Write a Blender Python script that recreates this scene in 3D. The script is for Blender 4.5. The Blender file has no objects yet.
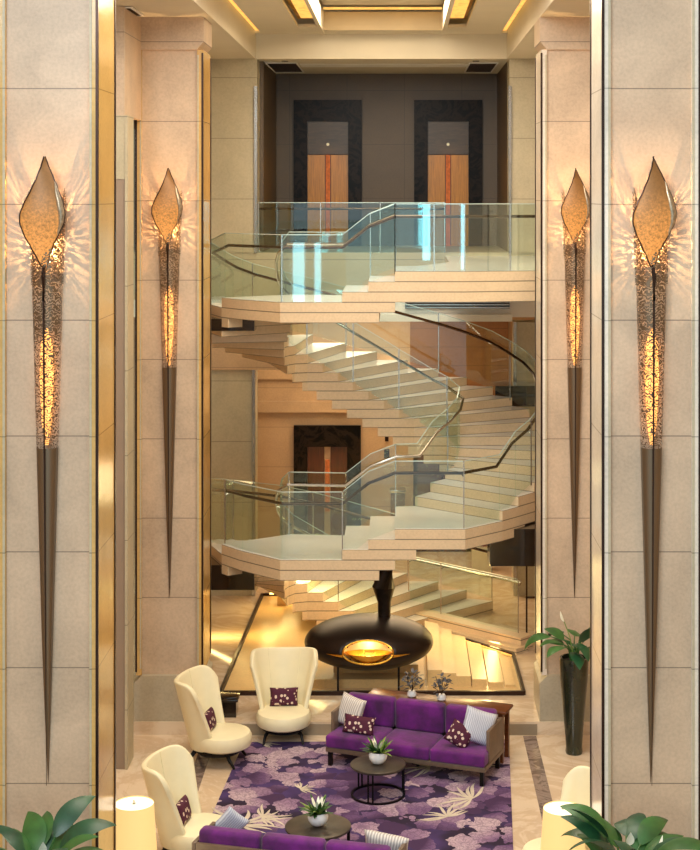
import bpy, bmesh, math, random
from mathutils import Vector, Matrix
random.seed(4)
PI = math.pi
S = bpy.context.scene
COL = S.collection

# ------------------------------------------------------------------ camera
CH = 8.3                     # camera height
cd = bpy.data.cameras.new('camera'); cam = bpy.data.objects.new('camera', cd); COL.objects.link(cam)
cam.location = (0, 0, CH); cam.rotation_euler = (PI/2, 0, 0)
cd.sensor_fit = 'VERTICAL'; cd.sensor_height = 24; cd.lens = 24*1590/850
cd.shift_x = -50/850; cd.shift_y = -232/850; cd.clip_end = 300
S.camera = cam
# ------------------------------------------------------------------ world, light, exposure
w = bpy.data.worlds.new('world'); S.world = w; w.use_nodes = True
w.node_tree.nodes['Background'].inputs[0].default_value = (0.80, 0.92, 1.0, 1)
w.node_tree.nodes['Background'].inputs[1].default_value = .9
S.view_settings.view_transform = 'Standard'; S.view_settings.look = 'None'
S.view_settings.exposure = -0.18; S.view_settings.gamma = 1

def area(name, loc, target, sx, sy, power, col):
    l = bpy.data.lights.new(name, 'AREA'); l.shape = 'RECTANGLE'; l.size = sx; l.size_y = sy
    l.energy = power; l.color = col
    o = bpy.data.objects.new(name, l); COL.objects.link(o); o.location = loc
    o.rotation_euler = (Vector(target)-Vector(loc)).to_track_quat('-Z', 'Y').to_euler()
    return o
def point(name, loc, power, col, r=0.05):
    l = bpy.data.lights.new(name, 'POINT'); l.energy = power; l.color = col; l.shadow_soft_size = r
    o = bpy.data.objects.new(name, l); COL.objects.link(o); o.location = loc
    return o
def spot(name, loc, target, power, col, ang, blend=.5, r=.05):
    l = bpy.data.lights.new(name, 'SPOT'); l.energy = power; l.color = col; l.spot_size = math.radians(ang)
    l.spot_blend = blend; l.shadow_soft_size = r
    o = bpy.data.objects.new(name, l); COL.objects.link(o); o.location = loc
    o.rotation_euler = (Vector(target)-Vector(loc)).to_track_quat('-Z', 'Y').to_euler()
    return o
WARM = (1.0, 0.66, 0.34); SOFT = (1.0, 0.82, 0.60)
area('coffer_light', (-.35, 27.5, 11.84), (-.35, 27.5, 0), 2.2, 5, 560, SOFT)
area('seating_fill', (-.5, 19, 12.5), (-.5, 22, 0), 7, 5, 1150, (1.0, .86, .68))  # out-of-view overhead fill added for even light on the seating
area('daylight_key', (-5, 1.5, 14), (0, 24, 4), 9, 6, 2300, (.86, .94, 1.0))
area('lobby_light', (-.9, 34.2, 5.7), (-.9, 34.2, 0), 3.4, 2.2, 170, (1.0, .78, .52))
area('under_stair_light', (.9, 33.0, 2.3), (1.0, 29, 0), 2.5, 1, 60, WARM)
area('upper_lobby_light', (-.3, 34.2, 10.8), (-.3, 34.6, 7), 4, .4, 5, (1.0, .74, .48))
area('hearth_fill', (-.4, 27.6, 1.95), (-.4, 27.6, 0), 3.2, 1.6, 60, (1.0, .76, .46))  # unseen fill under the landing, added to brighten the hearth
spot('sunbeam', (-6, 4, 13.5), (2.75, 16.7, 8.0), 2600, (1, .93, .8), 7, .25, .03)
spot('sunbeam', (-6, 4, 13.8), (2.1, 17.2, 6.4), 1500, (1, .93, .8), 4, .25, .03)
spot('sunbeam', (5, 2, 13.5), (-3.25, 16.7, 9.6), 2200, (.95, .97, 1), 3.2, .2, .03)
for wx, wz, ww in ((2.2, 7.3, .35), (3.3, 7.3, 1.0), (4.6, 7.3, .5), (.9, 7.6, .25)):
    area('window_daylight', (wx, -3, wz), (wx, 10, wz), ww, 3.2, 28*ww*3.2, (.35, .85, 1.0))
for wx, ww in ((-2.55, .22), (-3.2, .4)):
    area('window_daylight', (wx, -3, 5.4), (wx, 10, 5.4), ww, 2.4, 28*ww*2.4, (.35, .85, 1.0))

# ------------------------------------------------------------------ materials
def newmat(name):
    m = bpy.data.materials.new(name); m.use_nodes = True
    nt = m.node_tree; b = nt.nodes['Principled BSDF']
    return m, nt, b
def rgb(h):
    h = h.lstrip('#'); v = [int(h[i:i+2], 16)/255 for i in (0, 2, 4)]
    return tuple((c/12.92 if c <= .04045 else ((c+.055)/1.055)**2.4) for c in v)+(1,)
def N(nt, t, **kw):
    n = nt.nodes.new(t)
    for k, v in kw.items(): setattr(n, k, v)
    return n
def mathn(nt, op, a, b=None, c=None):
    n = N(nt, 'ShaderNodeMath', operation=op)
    for i, v in enumerate((a, b, c)):
        if v is None: continue
        if isinstance(v, (int, float)): n.inputs[i].default_value = v
        else: nt.links.new(v, n.inputs[i])
    return n.outputs[0]
def mix(nt, f, a, b, typ='MIX'):
    n = N(nt, 'ShaderNodeMix', data_type='RGBA', blend_type=typ)
    if isinstance(f, (int, float)): n.inputs[0].default_value = f
    else: nt.links.new(f, n.inputs[0])
    for i, v in ((6, a), (7, b)):
        if isinstance(v, tuple): n.inputs[i].default_value = v
        else: nt.links.new(v, n.inputs[i])
    return n.outputs[2]
def ramp(nt, f, stops):
    n = N(nt, 'ShaderNodeValToRGB'); e = n.color_ramp.elements
    while len(e) < len(stops): e.new(.5)
    for el, (p, c) in zip(e, stops): el.position = p; el.color = c
    nt.links.new(f, n.inputs[0]); return n.outputs[0]
def coords(nt, scale=1.0, kind='Object'):
    if kind == 'World':
        g = N(nt, 'ShaderNodeNewGeometry'); o = g.outputs['Position']
    else:
        g = N(nt, 'ShaderNodeTexCoord'); o = g.outputs['Object']
    m = N(nt, 'ShaderNodeMapping')
    m.inputs['Scale'].default_value = (scale,)*3 if isinstance(scale, (int, float)) else scale
    nt.links.new(o, m.inputs[0]); return m.outputs[0]
def noise(nt, vec, scale, detail=4, rough=.55, dist=0):
    n = N(nt, 'ShaderNodeTexNoise'); n.inputs['Scale'].default_value = scale
    n.inputs['Detail'].default_value = detail; n.inputs['Roughness'].default_value = rough
    n.inputs['Distortion'].default_value = dist
    nt.links.new(vec, n.inputs['Vector']); return n.outputs[0]
def plain(name, hexc, rough=.5, metal=0, var=.12, nscale=6, bump=0, coat=0, sheen=0):
    m, nt, b = newmat(name); c = rgb(hexc)
    v = coords(nt); n = noise(nt, v, nscale)
    d = tuple(x*(1-var) for x in c[:3])+(1,); l = tuple(min(1, x*(1+var)) for x in c[:3])+(1,)
    nt.links.new(ramp(nt, n, [(.3, d), (.7, l)]), b.inputs['Base Color'])
    b.inputs['Roughness'].default_value = rough; b.inputs['Metallic'].default_value = metal
    if coat: b.inputs['Coat Weight'].default_value = coat; b.inputs['Coat Roughness'].default_value = .08
    if sheen: b.inputs['Sheen Weight'].default_value = sheen
    if bump:
        bp = N(nt, 'ShaderNodeBump'); bp.inputs['Strength'].default_value = bump; bp.inputs['Distance'].default_value = .02
        nt.links.new(noise(nt, v, nscale*6), bp.inputs['Height']); nt.links.new(bp.outputs[0], b.inputs['Normal'])
    return m
def emit(name, hexc, st, speck=0, scale=30):
    m, nt, b = newmat(name); c = rgb(hexc)
    b.inputs['Base Color'].default_value = tuple(x*.4 for x in c[:3])+(1,); b.inputs['Roughness'].default_value = .6
    b.inputs['Emission Color'].default_value = c; b.inputs['Emission Strength'].default_value = st
    if speck:
        n = noise(nt, coords(nt), scale, 5, .7)
        k = ramp(nt, n, [(.35, tuple(x*(1-speck) for x in c[:3])+(1,)), (.65, c)])
        nt.links.new(k, b.inputs['Emission Color'])
    return m
def stone(name, hexc, period=1.22, off=.86, rough=.42, var=.10, line=.55, lw=.012, axis='Z', vperiod=0, voff=0, bump=.06):
    """Honed limestone in courses: joints are world-aligned grooves."""
    m, nt, b = newmat(name); c = rgb(hexc)
    g = N(nt, 'ShaderNodeNewGeometry'); sp = N(nt, 'ShaderNodeSeparateXYZ'); nt.links.new(g.outputs['Position'], sp.inputs[0])
    v = g.outputs['Position']
    n1 = noise(nt, v, 1.3, 6, .6, .6); n2 = noise(nt, v, 28, 4, .6)
    d = tuple(x*(1-var*1.3) for x in c[:3])+(1,); l = tuple(min(1, x*(1+var)) for x in c[:3])+(1,)
    base = ramp(nt, n1, [(.32, d), (.68, l)])
    base = mix(nt, .28, base, ramp(nt, n2, [(.35, tuple(x*.72 for x in c[:3])+(1,)), (.6, l)]))
    def joint(sock, per, o):
        q = mathn(nt, 'MODULO', mathn(nt, 'ADD', sock, per*40-o+lw/2), per)
        return mathn(nt, 'LESS_THAN', q, lw)
    if period:
        j = joint(sp.outputs[axis], period, off)
        if vperiod: j = mathn(nt, 'MAXIMUM', j, joint(sp.outputs['X'], vperiod, voff))
        base = mix(nt, mathn(nt, 'MULTIPLY', j, line), base, tuple(x*.28 for x in c[:3])+(1,))
    nt.links.new(base, b.inputs['Base Color']); b.inputs['Roughness'].default_value = rough
    if bump:
        bp = N(nt, 'ShaderNodeBump'); bp.inputs['Strength'].default_value = bump; bp.inputs['Distance'].default_value = .01
        nt.links.new(n2, bp.inputs['Height']); nt.links.new(bp.outputs[0], b.inputs['Normal'])
    return m
def marble(name, hexa, hexb, rough=.12, scale=.9, tile=0):
    m, nt, b = newmat(name); a = rgb(hexa); c = rgb(hexb)
    g = N(nt, 'ShaderNodeNewGeometry'); v = g.outputs['Position']
    n = noise(nt, v, scale, 8, .65, 2.2)
    vein = mathn(nt, 'ABSOLUTE', mathn(nt, 'SUBTRACT', n, .5))
    k = ramp(nt, vein, [(0, c), (.025, c), (.09, a), (1, a)])
    k = mix(nt, .3, k, ramp(nt, noise(nt, v, 3, 4), [(.3, tuple(x*.85 for x in a[:3])+(1,)), (.7, a)]))
    if tile:
        sp = N(nt, 'ShaderNodeSeparateXYZ'); nt.links.new(v, sp.inputs[0])
        jx = mathn(nt, 'LESS_THAN', mathn(nt, 'MODULO', mathn(nt, 'ADD', sp.outputs['X'], 50), tile), .008)
        jy = mathn(nt, 'LESS_THAN', mathn(nt, 'MODULO', mathn(nt, 'ADD', sp.outputs['Y'], 50), tile), .012)
        k = mix(nt, mathn(nt, 'MULTIPLY', mathn(nt, 'MAXIMUM', jx, jy), .4), k, c)
    nt.links.new(k, b.inputs['Base Color']); b.inputs['Roughness'].default_value = rough
    return m
def glassmat(name, tint=(.93, .98, .962, 1), refl=1.0):
    m = bpy.data.materials.new(name); m.use_nodes = True; nt = m.node_tree
    nt.nodes.remove(nt.nodes['Principled BSDF']); out = nt.nodes['Material Output']
    t = N(nt, 'ShaderNodeBsdfTransparent'); t.inputs[0].default_value = tint
    gl = N(nt, 'ShaderNodeBsdfGlossy'); gl.inputs['Roughness'].default_value = .02
    gl.inputs[0].default_value = (.9, 1, 1, 1)
    lw_ = N(nt, 'ShaderNodeLayerWeight'); lw_.inputs[0].default_value = .5
    fz = mathn(nt, 'MULTIPLY_ADD', mathn(nt, 'POWER', lw_.outputs['Facing'], 4.5), .6, .045)
    mx = N(nt, 'ShaderNodeMixShader')
    nt.links.new(mathn(nt, 'MINIMUM', mathn(nt, 'MULTIPLY', fz, refl), 1.0), mx.inputs[0])
    nt.links.new(t.outputs[0], mx.inputs[1]); nt.links.new(gl.outputs[0], mx.inputs[2]); nt.links.new(mx.outputs[0], out.inputs[0])
    return m
def woodmat(name, ha, hb, rough=.35, scale=(1, 1, 12), dist=3):
    m, nt, b = newmat(name)
    n = noise(nt, coords(nt, scale), 3, 6, .6, dist)
    nt.links.new(ramp(nt, n, [(.3, rgb(ha)), (.7, rgb(hb))]), b.inputs['Base Color'])
    b.inputs['Roughness'].default_value = rough; return m

M = {}
M['col'] = stone('column_limestone', '#c3ab90', line=.8, var=.16)
M['pier'] = stone('pier_limestone', '#b8ad90', line=.75)
M['colside'] = stone('polished_limestone', '#cfa662', rough=.16)
M['colpale'] = stone('reflection_paled_limestone', '#e2d6c4', rough=.2)  # right column sides: whitish window reflection put into the colour
M['plinth'] = stone('plinth_limestone', '#b3a78e', period=0)
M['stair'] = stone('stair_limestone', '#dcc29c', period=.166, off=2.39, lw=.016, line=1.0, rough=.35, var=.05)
M['tread'] = stone('daylit_tread_marble', '#e9e6de', period=0, rough=.15, var=.04)  # cool daylight falling on the treads is put into this colour
M['wall'] = stone('wall_limestone', '#d3b48c', period=.6, off=.2)
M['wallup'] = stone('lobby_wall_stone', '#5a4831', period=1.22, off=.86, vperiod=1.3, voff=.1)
M['lowwall'] = stone('lower_wall_stone', '#bd9d78', period=.9, off=.3, vperiod=0)
M['ceil'] = plain('ceiling_plaster', '#d8ceb6', .7, var=.03, nscale=1)
M['ceilw'] = plain('white_ceiling_plaster', '#ece9e2', .7, var=.02, nscale=1)
M['brown'] = plain('coffer_veneer', '#b39d74', .5, var=.05, nscale=2)
M['gold'] = plain('gold_leaf', '#d9a544', .3, .8, var=.35, nscale=7, bump=.4)
M['goldglow'] = emit('cove_light', '#ffc25e', 1.6, .45, 6)
M['led'] = emit('led_strip', '#ffcb70', 9)
M['floor'] = marble('cream_marble_floor', '#e2cdb0', '#cdb292', .1, .6, 1.05)
M['darkstrip'] = marble('brown_marble_strip', '#6d5c52', '#a08c80', .14, 2)
M['lightstrip'] = marble('pale_marble_strip', '#e4d2ba', '#c4a98a', .12, 1.2)
M['blackmarble'] = marble('black_marble', '#060403', '#2c2018', .3, 2)
M['blackmarble'].node_tree.nodes['Principled BSDF'].inputs['Specular IOR Level'].default_value = .12
M['bronze'] = plain('dark_bronze', '#3b2a22', .3, .8, var=.2)
M['chrome'] = plain('brushed_steel', '#b8b4aa', .22, 1, var=.1)
M['railbronze'] = plain('bronze_handrail', '#46301f', .25, .85, var=.15)
M['dark'] = plain('dark_lacquer', '#1a1311', .12, 0, var=.2, coat=.6)
M['grille'] = plain('dark_grille', '#55483c', .5, .3)
M['glass'] = glassmat('clear_balustrade_glass')
M['glass2'] = glassmat('green_tinted_glass', (.89, .965, .95, 1), 1.7)
M['edge'] = plain('glass_edge_cap', '#cfe3d8', .2, .3, var=.03)
M['velvet'] = plain('purple_velvet', '#5a0664', .8, var=.55, nscale=4, bump=.2, sheen=.18)
M['sofawood'] = plain('taupe_sofa_veneer', '#6e5a48', .4, var=.15, nscale=9)
M['blackmetal'] = plain('black_metal', '#120f0e', .35, .6)
M['cream'] = plain('cream_leather', '#efe4bd', .38, var=.04, nscale=4, bump=.05)
M['tabletop'] = plain('bronze_table_top', '#4f463c', .38, .4, var=.3, nscale=6)
M['white'] = plain('white_ceramic', '#f4f4f2', .15, var=.01)
M['leaf'] = plain('glossy_leaf', '#35602a', .42, var=.35, nscale=5)
M['leafd'] = plain('dark_leaf', '#1f4a2c', .4, var=.35, nscale=5)
M['leafy'] = plain('yellow_green_leaf', '#76903c', .35, var=.3, nscale=20)
M['petal'] = plain('white_spathe', '#f3f2dc', .4, var=.03)
M['greyleaf'] = plain('grey_leaf', '#4d4c50', .5, var=.4, nscale=20)
M['vase'] = plain('dark_green_vase', '#2b2f20', .18, .2, var=.45, nscale=4, coat=.4)
M['soil'] = plain('potting_soil', '#2a1c12', .9)
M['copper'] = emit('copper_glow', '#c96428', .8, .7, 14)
M['lift'] = woodmat('lift_door_bronze', '#9a6414', '#cc8c26', .3, (14, 1, .6), 1)
M['liftd'] = woodmat('lift_transom_bronze', '#3b2c1c', '#54402a', .35, (1, 1, 6), 1)
M['redwood'] = woodmat('red_brown_veneer', '#3a160c', '#5c2614', .3, (14, 1, .6), 1)
M['shade'] = emit('lamp_shade_fabric', '#ffd88c', .95)
M['shadetop'] = emit('lamp_diffuser', '#fff1d2', 1.6)
M['fire'] = plain('dark_burnished_steel', '#231711', .38, .5, var=.35, nscale=2.5)
M['firegold'] = plain('gold_hearth_bowl', '#d09a3a', .25, 1, var=.3, nscale=5)
M['flame_l'] = emit('leaf_shade_glow', '#f0a050', 1.0, .75, 34)
_nt = M['flame_l'].node_tree; _b = _nt.nodes['Principled BSDF']; _sp = N(_nt, 'ShaderNodeSeparateXYZ'); _nt.links.new(coords(_nt), _sp.inputs[0])
_b.inputs['Base Color'].default_value = rgb('#8a6238'); _b.inputs['Metallic'].default_value = .2; _b.inputs['Roughness'].default_value = .5
_st = ramp(_nt, mathn(_nt, 'MULTIPLY', _sp.outputs['Z'], -1/1.15), [(0, (.02,)*3+(1,)), (.3, (.14,)*3+(1,)), (.7, (1.15,)*3+(1,)), (1, (1.7,)*3+(1,))])
_nt.links.new(_st, _b.inputs['Emission Strength'])
M['hearth'] = stone('hearth_limestone', '#dcb87c', period=0, rough=.3, var=.08)
M['fireback'] = plain('pale_gold_lining', '#e8c888', .5, .2, var=.1)
M['flue'] = plain('patinated_flue', '#2c221a', .35, .6, var=.6, nscale=5)
M['walnut'] = woodmat('walnut_veneer', '#4a2410', '#7a4320', .3, (1, 12, 12), 2)
M['red'] = plain('red_sculpture_paint', '#8e1c1c', .3)
M['mauve'] = plain('mauve_stone', '#94806c', .4, var=.06, nscale=2)
M['brownwall'] = stone('brown_wall_veneer', '#8f6238', period=.42, off=.2, rough=.4)
M['riser'] = plain('grey_step_riser', '#93836c', .3, var=.08, nscale=3)
M['artboard'] = plain('pale_wall_panel', '#e8dcc0', .6, var=.05)

def filigree():
    m, nt, b = newmat('pierced_bronze')
    b.inputs['Base Color'].default_value = rgb('#75634f'); b.inputs['Metallic'].default_value = .75; b.inputs['Roughness'].default_value = .38
    v = coords(nt, (1, 1, .8))
    wv = N(nt, 'ShaderNodeTexWave'); wv.wave_type = 'RINGS'; wv.inputs['Scale'].default_value = 9
    wv.inputs['Distortion'].default_value = 14; wv.inputs['Detail'].default_value = 2; wv.inputs['Detail Scale'].default_value = 2.2
    nt.links.new(v, wv.inputs[0])
    sp = N(nt, 'ShaderNodeSeparateXYZ'); nt.links.new(coords(nt), sp.inputs[0])
    # pierced between z -.9 .. -2.9 below the tip, sparser above
    z = sp.outputs['Z']
    inz = ramp(nt, mathn(nt, 'MULTIPLY_ADD', z, -1/6.6, 0), [(0, (.45,)*3+(1,)), (.2, (.4,)*3+(1,)), (.27, (.22,)*3+(1,)), (.32, (.6,)*3+(1,)), (.455, (.66,)*3+(1,))])
    cut = mathn(nt, 'LESS_THAN', z, -3.05)
    thr = mathn(nt, 'SUBTRACT', 1.0, inz)
    hole = mathn(nt, 'MULTIPLY', mathn(nt, 'GREATER_THAN', wv.outputs['Fac'], thr), mathn(nt, 'SUBTRACT', 1, cut))
    nt.links.new(mathn(nt, 'SUBTRACT', 1, hole), b.inputs['Alpha'])
    bp = N(nt, 'ShaderNodeBump'); bp.inputs['Strength'].default_value = .5; nt.links.new(wv.outputs['Fac'], bp.inputs['Height']); nt.links.new(bp.outputs[0], b.inputs['Normal'])
    return m
M['pierced'] = filigree()
M['foldsilver'] = plain('silver_bronze_fold', '#a8957c', .3, .7, var=.35, nscale=30)
M['sconceglow'] = emit('sconce_inner_glow', '#ffae5c', 3.2, .6, 7)

def rugmat():
    m, nt, b = newmat('floral_purple_wool'); v = coords(nt)
    nz = N(nt, 'ShaderNodeTexNoise'); nz.inputs['Scale'].default_value = 4.5; nz.inputs['Detail'].default_value = 3; nt.links.new(v, nz.inputs['Vector'])
    vm = N(nt, 'ShaderNodeVectorMath', operation='MULTIPLY_ADD'); nt.links.new(nz.outputs['Color'], vm.inputs[0]); vm.inputs[1].default_value = (.22,)*3; nt.links.new(v, vm.inputs[2])
    vd = vm.outputs[0]
    vo = N(nt, 'ShaderNodeTexVoronoi'); vo.inputs['Scale'].default_value = 3.0; nt.links.new(vd, vo.inputs['Vector'])
    v2 = N(nt, 'ShaderNodeTexVoronoi'); v2.inputs['Scale'].default_value = 10; nt.links.new(vd, v2.inputs['Vector'])
    vv = N(nt, 'ShaderNodeTexVoronoi', feature='DISTANCE_TO_EDGE'); vv.inputs['Scale'].default_value = 10; nt.links.new(vd, vv.inputs['Vector'])
    dist = mathn(nt, 'ADD', vo.outputs['Distance'], mathn(nt, 'MULTIPLY', v2.outputs['Distance'], .22))
    sep = N(nt, 'ShaderNodeSeparateColor'); nt.links.new(vo.outputs['Color'], sep.inputs[0])
    big = noise(nt, v, .8, 2, .5)
    tone = mathn(nt, 'ADD', mathn(nt, 'MULTIPLY', mathn(nt, 'SUBTRACT', big, .5), 1.8), mathn(nt, 'MULTIPLY', sep.outputs[0], .6))
    bloomc = ramp(nt, tone, [(-.0, rgb('#40264a')), (.14, rgb('#6a4c74')), (.34, rgb('#957791')), (.6, rgb('#bda5ae'))])
    line = mathn(nt, 'MAXIMUM', mathn(nt, 'LESS_THAN', vv.outputs['Distance'], .07), mathn(nt, 'GREATER_THAN', mathn(nt, 'SINE', mathn(nt, 'MULTIPLY', dist, 60)), .75))
    bloom = mix(nt, mathn(nt, 'MULTIPLY', line, .4), bloomc, rgb('#3d2348'))
    inside = mathn(nt, 'LESS_THAN', dist, .72)
    ground = ramp(nt, noise(nt, v, 1.2, 3), [(.4, rgb('#22112c')), (.62, rgb('#453064'))])
    nt.links.new(mix(nt, inside, ground, bloom), b.inputs['Base Color'])
    b.inputs['Roughness'].default_value = .95
    return m
M['rug'] = rugmat()
M['rugleaf'] = plain('ivory_wool', '#c9bda8', .95, var=.15)
def pillowmat(name, ground, spot_, scale, thr):
    m, nt, b = newmat(name); vo = N(nt, 'ShaderNodeTexVoronoi'); vo.inputs['Scale'].default_value = scale
    nt.links.new(coords(nt), vo.inputs['Vector'])
    k = mathn(nt, 'LESS_THAN', vo.outputs['Distance'], thr)
    nt.links.new(mix(nt, k, rgb(ground), rgb(spot_)), b.inputs['Base Color']); b.inputs['Roughness'].default_value = .8
    return m
M['dots'] = pillowmat('spotted_plum_fabric', '#4a0f2c', '#dcc4b0', 17, .36)
def stripemat(name, a, c, sc):
    m, nt, b = newmat(name); wv = N(nt, 'ShaderNodeTexWave'); wv.bands_direction = 'X'; wv.inputs['Scale'].default_value = sc
    wv.inputs['Distortion'].default_value = 3; nt.links.new(coords(nt), wv.inputs[0])
    nt.links.new(mix(nt, wv.outputs['Fac'], rgb(a), rgb(c)), b.inputs['Base Color']); b.inputs['Roughness'].default_value = .85
    return m
M['stripe'] = stripemat('grey_striped_fabric', '#a9a09a', '#e3ddd4', 9)
M['stripeb'] = stripemat('blue_grey_fabric', '#a4a8b8', '#d2d6de', 12)

# ------------------------------------------------------------------ mesh helpers
class B:
    def __init__(s): s.bm = bmesh.new(); s.mi = 0
    def faces(s, vs, fs, smooth=False):
        v = [s.bm.verts.new(p) for p in vs]
        for f in fs:
            try:
                q = s.bm.faces.new([v[i] for i in f]); q.smooth = smooth; q.material_index = s.mi
            except ValueError: pass
        return s
    def box(s, x0, x1, y0, y1, z0, z1):
        return s.prism([(x0, y0), (x1, y0), (x1, y1), (x0, y1)], z0, z1)
    def prism(s, poly, z0, z1):
        n = len(poly)
        a = sum(poly[i][0]*poly[(i+1) % n][1]-poly[(i+1) % n][0]*poly[i][1] for i in range(n))
        if a < 0: poly = poly[::-1]
        vs = [(x, y, z0) for x, y in poly]+[(x, y, z1) for x, y in poly]
        fs = [tuple(range(n-1, -1, -1)), tuple(range(n, 2*n))]+[(i, (i+1) % n, n+(i+1) % n, n+i) for i in range(n)]
        return s.faces(vs, fs)
    def prismY(s, poly, y0, y1):      # poly in x,z
        n = len(poly)
        a = sum(poly[i][0]*poly[(i+1) % n][1]-poly[(i+1) % n][0]*poly[i][1] for i in range(n))
        if a < 0: poly = poly[::-1]
        vs = [(x, y0, z) for x, z in poly]+[(x, y1, z) for x, z in poly]
        fs = [tuple(range(n)), tuple(range(2*n-1, n-1, -1))]+[(i, n+i, n+(i+1) % n, (i+1) % n) for i in range(n)]
        return s.faces(vs, fs)
    def rbox(s, x0, x1, y0, y1, z0, z1, r=.03, seg=3):
        t = bmesh.new(); bmesh.ops.create_cube(t, size=1)
        for v in t.verts: v.co = Vector(((x0+x1)/2+v.co.x*(x1-x0), (y0+y1)/2+v.co.y*(y1-y0), (z0+z1)/2+v.co.z*(z1-z0)))
        bmesh.ops.bevel(t, geom=t.edges[:], offset=r, segments=seg, profile=.5, affect='EDGES')
        return s.absorb(t, True)
    def absorb(s, t, smooth=False, mat=None):
        t.verts.index_update()
        vs = [(mat @ v.co if mat else v.co.copy()) for v in t.verts]
        fs = [[v.index for v in f.verts] for f in t.faces]; t.free()
        return s.faces(vs, fs, smooth)
    def tube(s, pts, r, n=8, caps=True):
        pts = [Vector(p) for p in pts]; rs = r if isinstance(r, (list, tuple)) else [r]*len(pts)
        vs = []; up = Vector((0, 0, 1))
        for i, p in enumerate(pts):
            t = (pts[min(i+1, len(pts)-1)]-pts[max(i-1, 0)]).normalized()
            a = t.cross(up)
            if a.length < .05: a = t.cross(Vector((0, 1, 0)))
            a.normalize(); b = a.cross(t)
            for k in range(n):
                q = 2*PI*k/n; vs.append(p+a*math.cos(q)*rs[i]+b*math.sin(q)*rs[i])
        m = len(pts); fs = [(i*n+k, i*n+(k+1) % n, (i+1)*n+(k+1) % n, (i+1)*n+k) for i in range(m-1) for k in range(n)]
        if caps: fs += [tuple(range(n-1, -1, -1)), tuple(range((m-1)*n, m*n))]
        return s.faces(vs, fs, True)
    def lathe(s, prof, c=(0, 0, 0), n=32, sx=1, sy=1, cap=True):
        vs = [(c[0]+r*math.cos(2*PI*k/n)*sx, c[1]+r*math.sin(2*PI*k/n)*sy, c[2]+z) for r, z in prof for k in range(n)]
        m = len(prof); fs = [(i*n+k, i*n+(k+1) % n, (i+1)*n+(k+1) % n, (i+1)*n+k) for i in range(m-1) for k in range(n)]
        if cap:
            if prof[0][0] > 1e-4: fs.append(tuple(range(n-1, -1, -1)))
            if prof[-1][0] > 1e-4: fs.append(tuple(range((m-1)*n, m*n)))
        s.faces(vs, fs, True); return s
    def grid(s, P, nu, nv, smooth=True):
        vs = [P(i/nu, j/nv) for j in range(nv+1) for i in range(nu+1)]
        fs = [(j*(nu+1)+i, j*(nu+1)+i+1, (j+1)*(nu+1)+i+1, (j+1)*(nu+1)+i) for j in range(nv) for i in range(nu)]
        return s.faces(vs, fs, smooth)
    def bar(s, p, q, w, h):            # box along a segment in plan, w thick, from p.z/q.z up h
        p = Vector(p); q = Vector(q); d = Vector((q.x-p.x, q.y-p.y, 0)); nn = Vector((-d.y, d.x, 0)).normalized()*w/2
        H = Vector((0, 0, h))
        vs = [p-nn, q-nn, q+nn, p+nn, p-nn+H, q-nn+H, q+nn+H, p+nn+H]
        return s.faces(vs, [(3, 2, 1, 0), (4, 5, 6, 7), (0, 1, 5, 4), (1, 2, 6, 5), (2, 3, 7, 6), (3, 0, 4, 7)])
def obj(name, b, mats, parent=None, merge=False, sharp=True):
    me = bpy.data.meshes.new(name)
    if merge: bmesh.ops.remove_doubles(b.bm, verts=b.bm.verts, dist=1e-5)
    bmesh.ops.recalc_face_normals(b.bm, faces=b.bm.faces)
    b.bm.to_mesh(me); b.bm.free()
    for m in (mats if isinstance(mats, (list, tuple)) else [mats]): me.materials.append(M[m])
    if sharp:
        try: me.set_sharp_from_angle(angle=math.radians(38))
        except Exception: pass
    o = bpy.data.objects.new(name, me); COL.objects.link(o)
    if parent is not None: o.parent = parent
    return o
def tag(o, label, cat, group=None, kind=None):
    o['label'] = label; o['category'] = cat
    if group: o['group'] = group
    if kind: o['kind'] = kind
    return o
def thing(name, label, cat, loc=(0, 0, 0), rz=0, group=None):
    o = bpy.data.objects.new(name, None); COL.objects.link(o); o.location = loc; o.rotation_euler = (0, 0, rz)
    o.empty_display_size = .1
    return tag(o, label, cat, group)
def struct(name, b, m, **k):
    o = obj(name, b, m, **k); o['kind'] = 'structure'; return o
def copy_tree(o, parent=None):
    c = o.copy(); COL.objects.link(c)
    if parent is not None: c.parent = parent
    for ch in list(o.children): copy_tree(ch, c)
    return c

# ================================================================== SETTING
# ground: lower front floor z=0, raised hearth floor z=.2 behind y=24.3
b = B(); b.box(-9, 8, 6, 24.35, -.3, 0); struct('floor', b, 'floor')
b = B(); b.box(-9, 8, 24.35, 40, -.3, .2); struct('floor_raised', b, 'floor')
# marble bands laid in the floor (flush slabs)
def band(x0, x1, y0, y1, name, m, sk=-.05):
    b = B(); b.prism([(x0+sk*(24.3-y0)*.4, y0), (x1+sk*(24.3-y0)*.4, y0), (x1, y1), (x0, y1)], -.02, .004); return struct(name, b, m)
band(-2.99, -2.8, 12, 24.3, 'trim_1', 'darkstrip', 0)
band(1.88, 2.08, 12, 24.3, 'trim_2', 'darkstrip', 0)
b = B(); b.box(-3.0, 2.1, 24.335, 24.352, 0, .17); struct('trim_10', b, 'riser')
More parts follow.
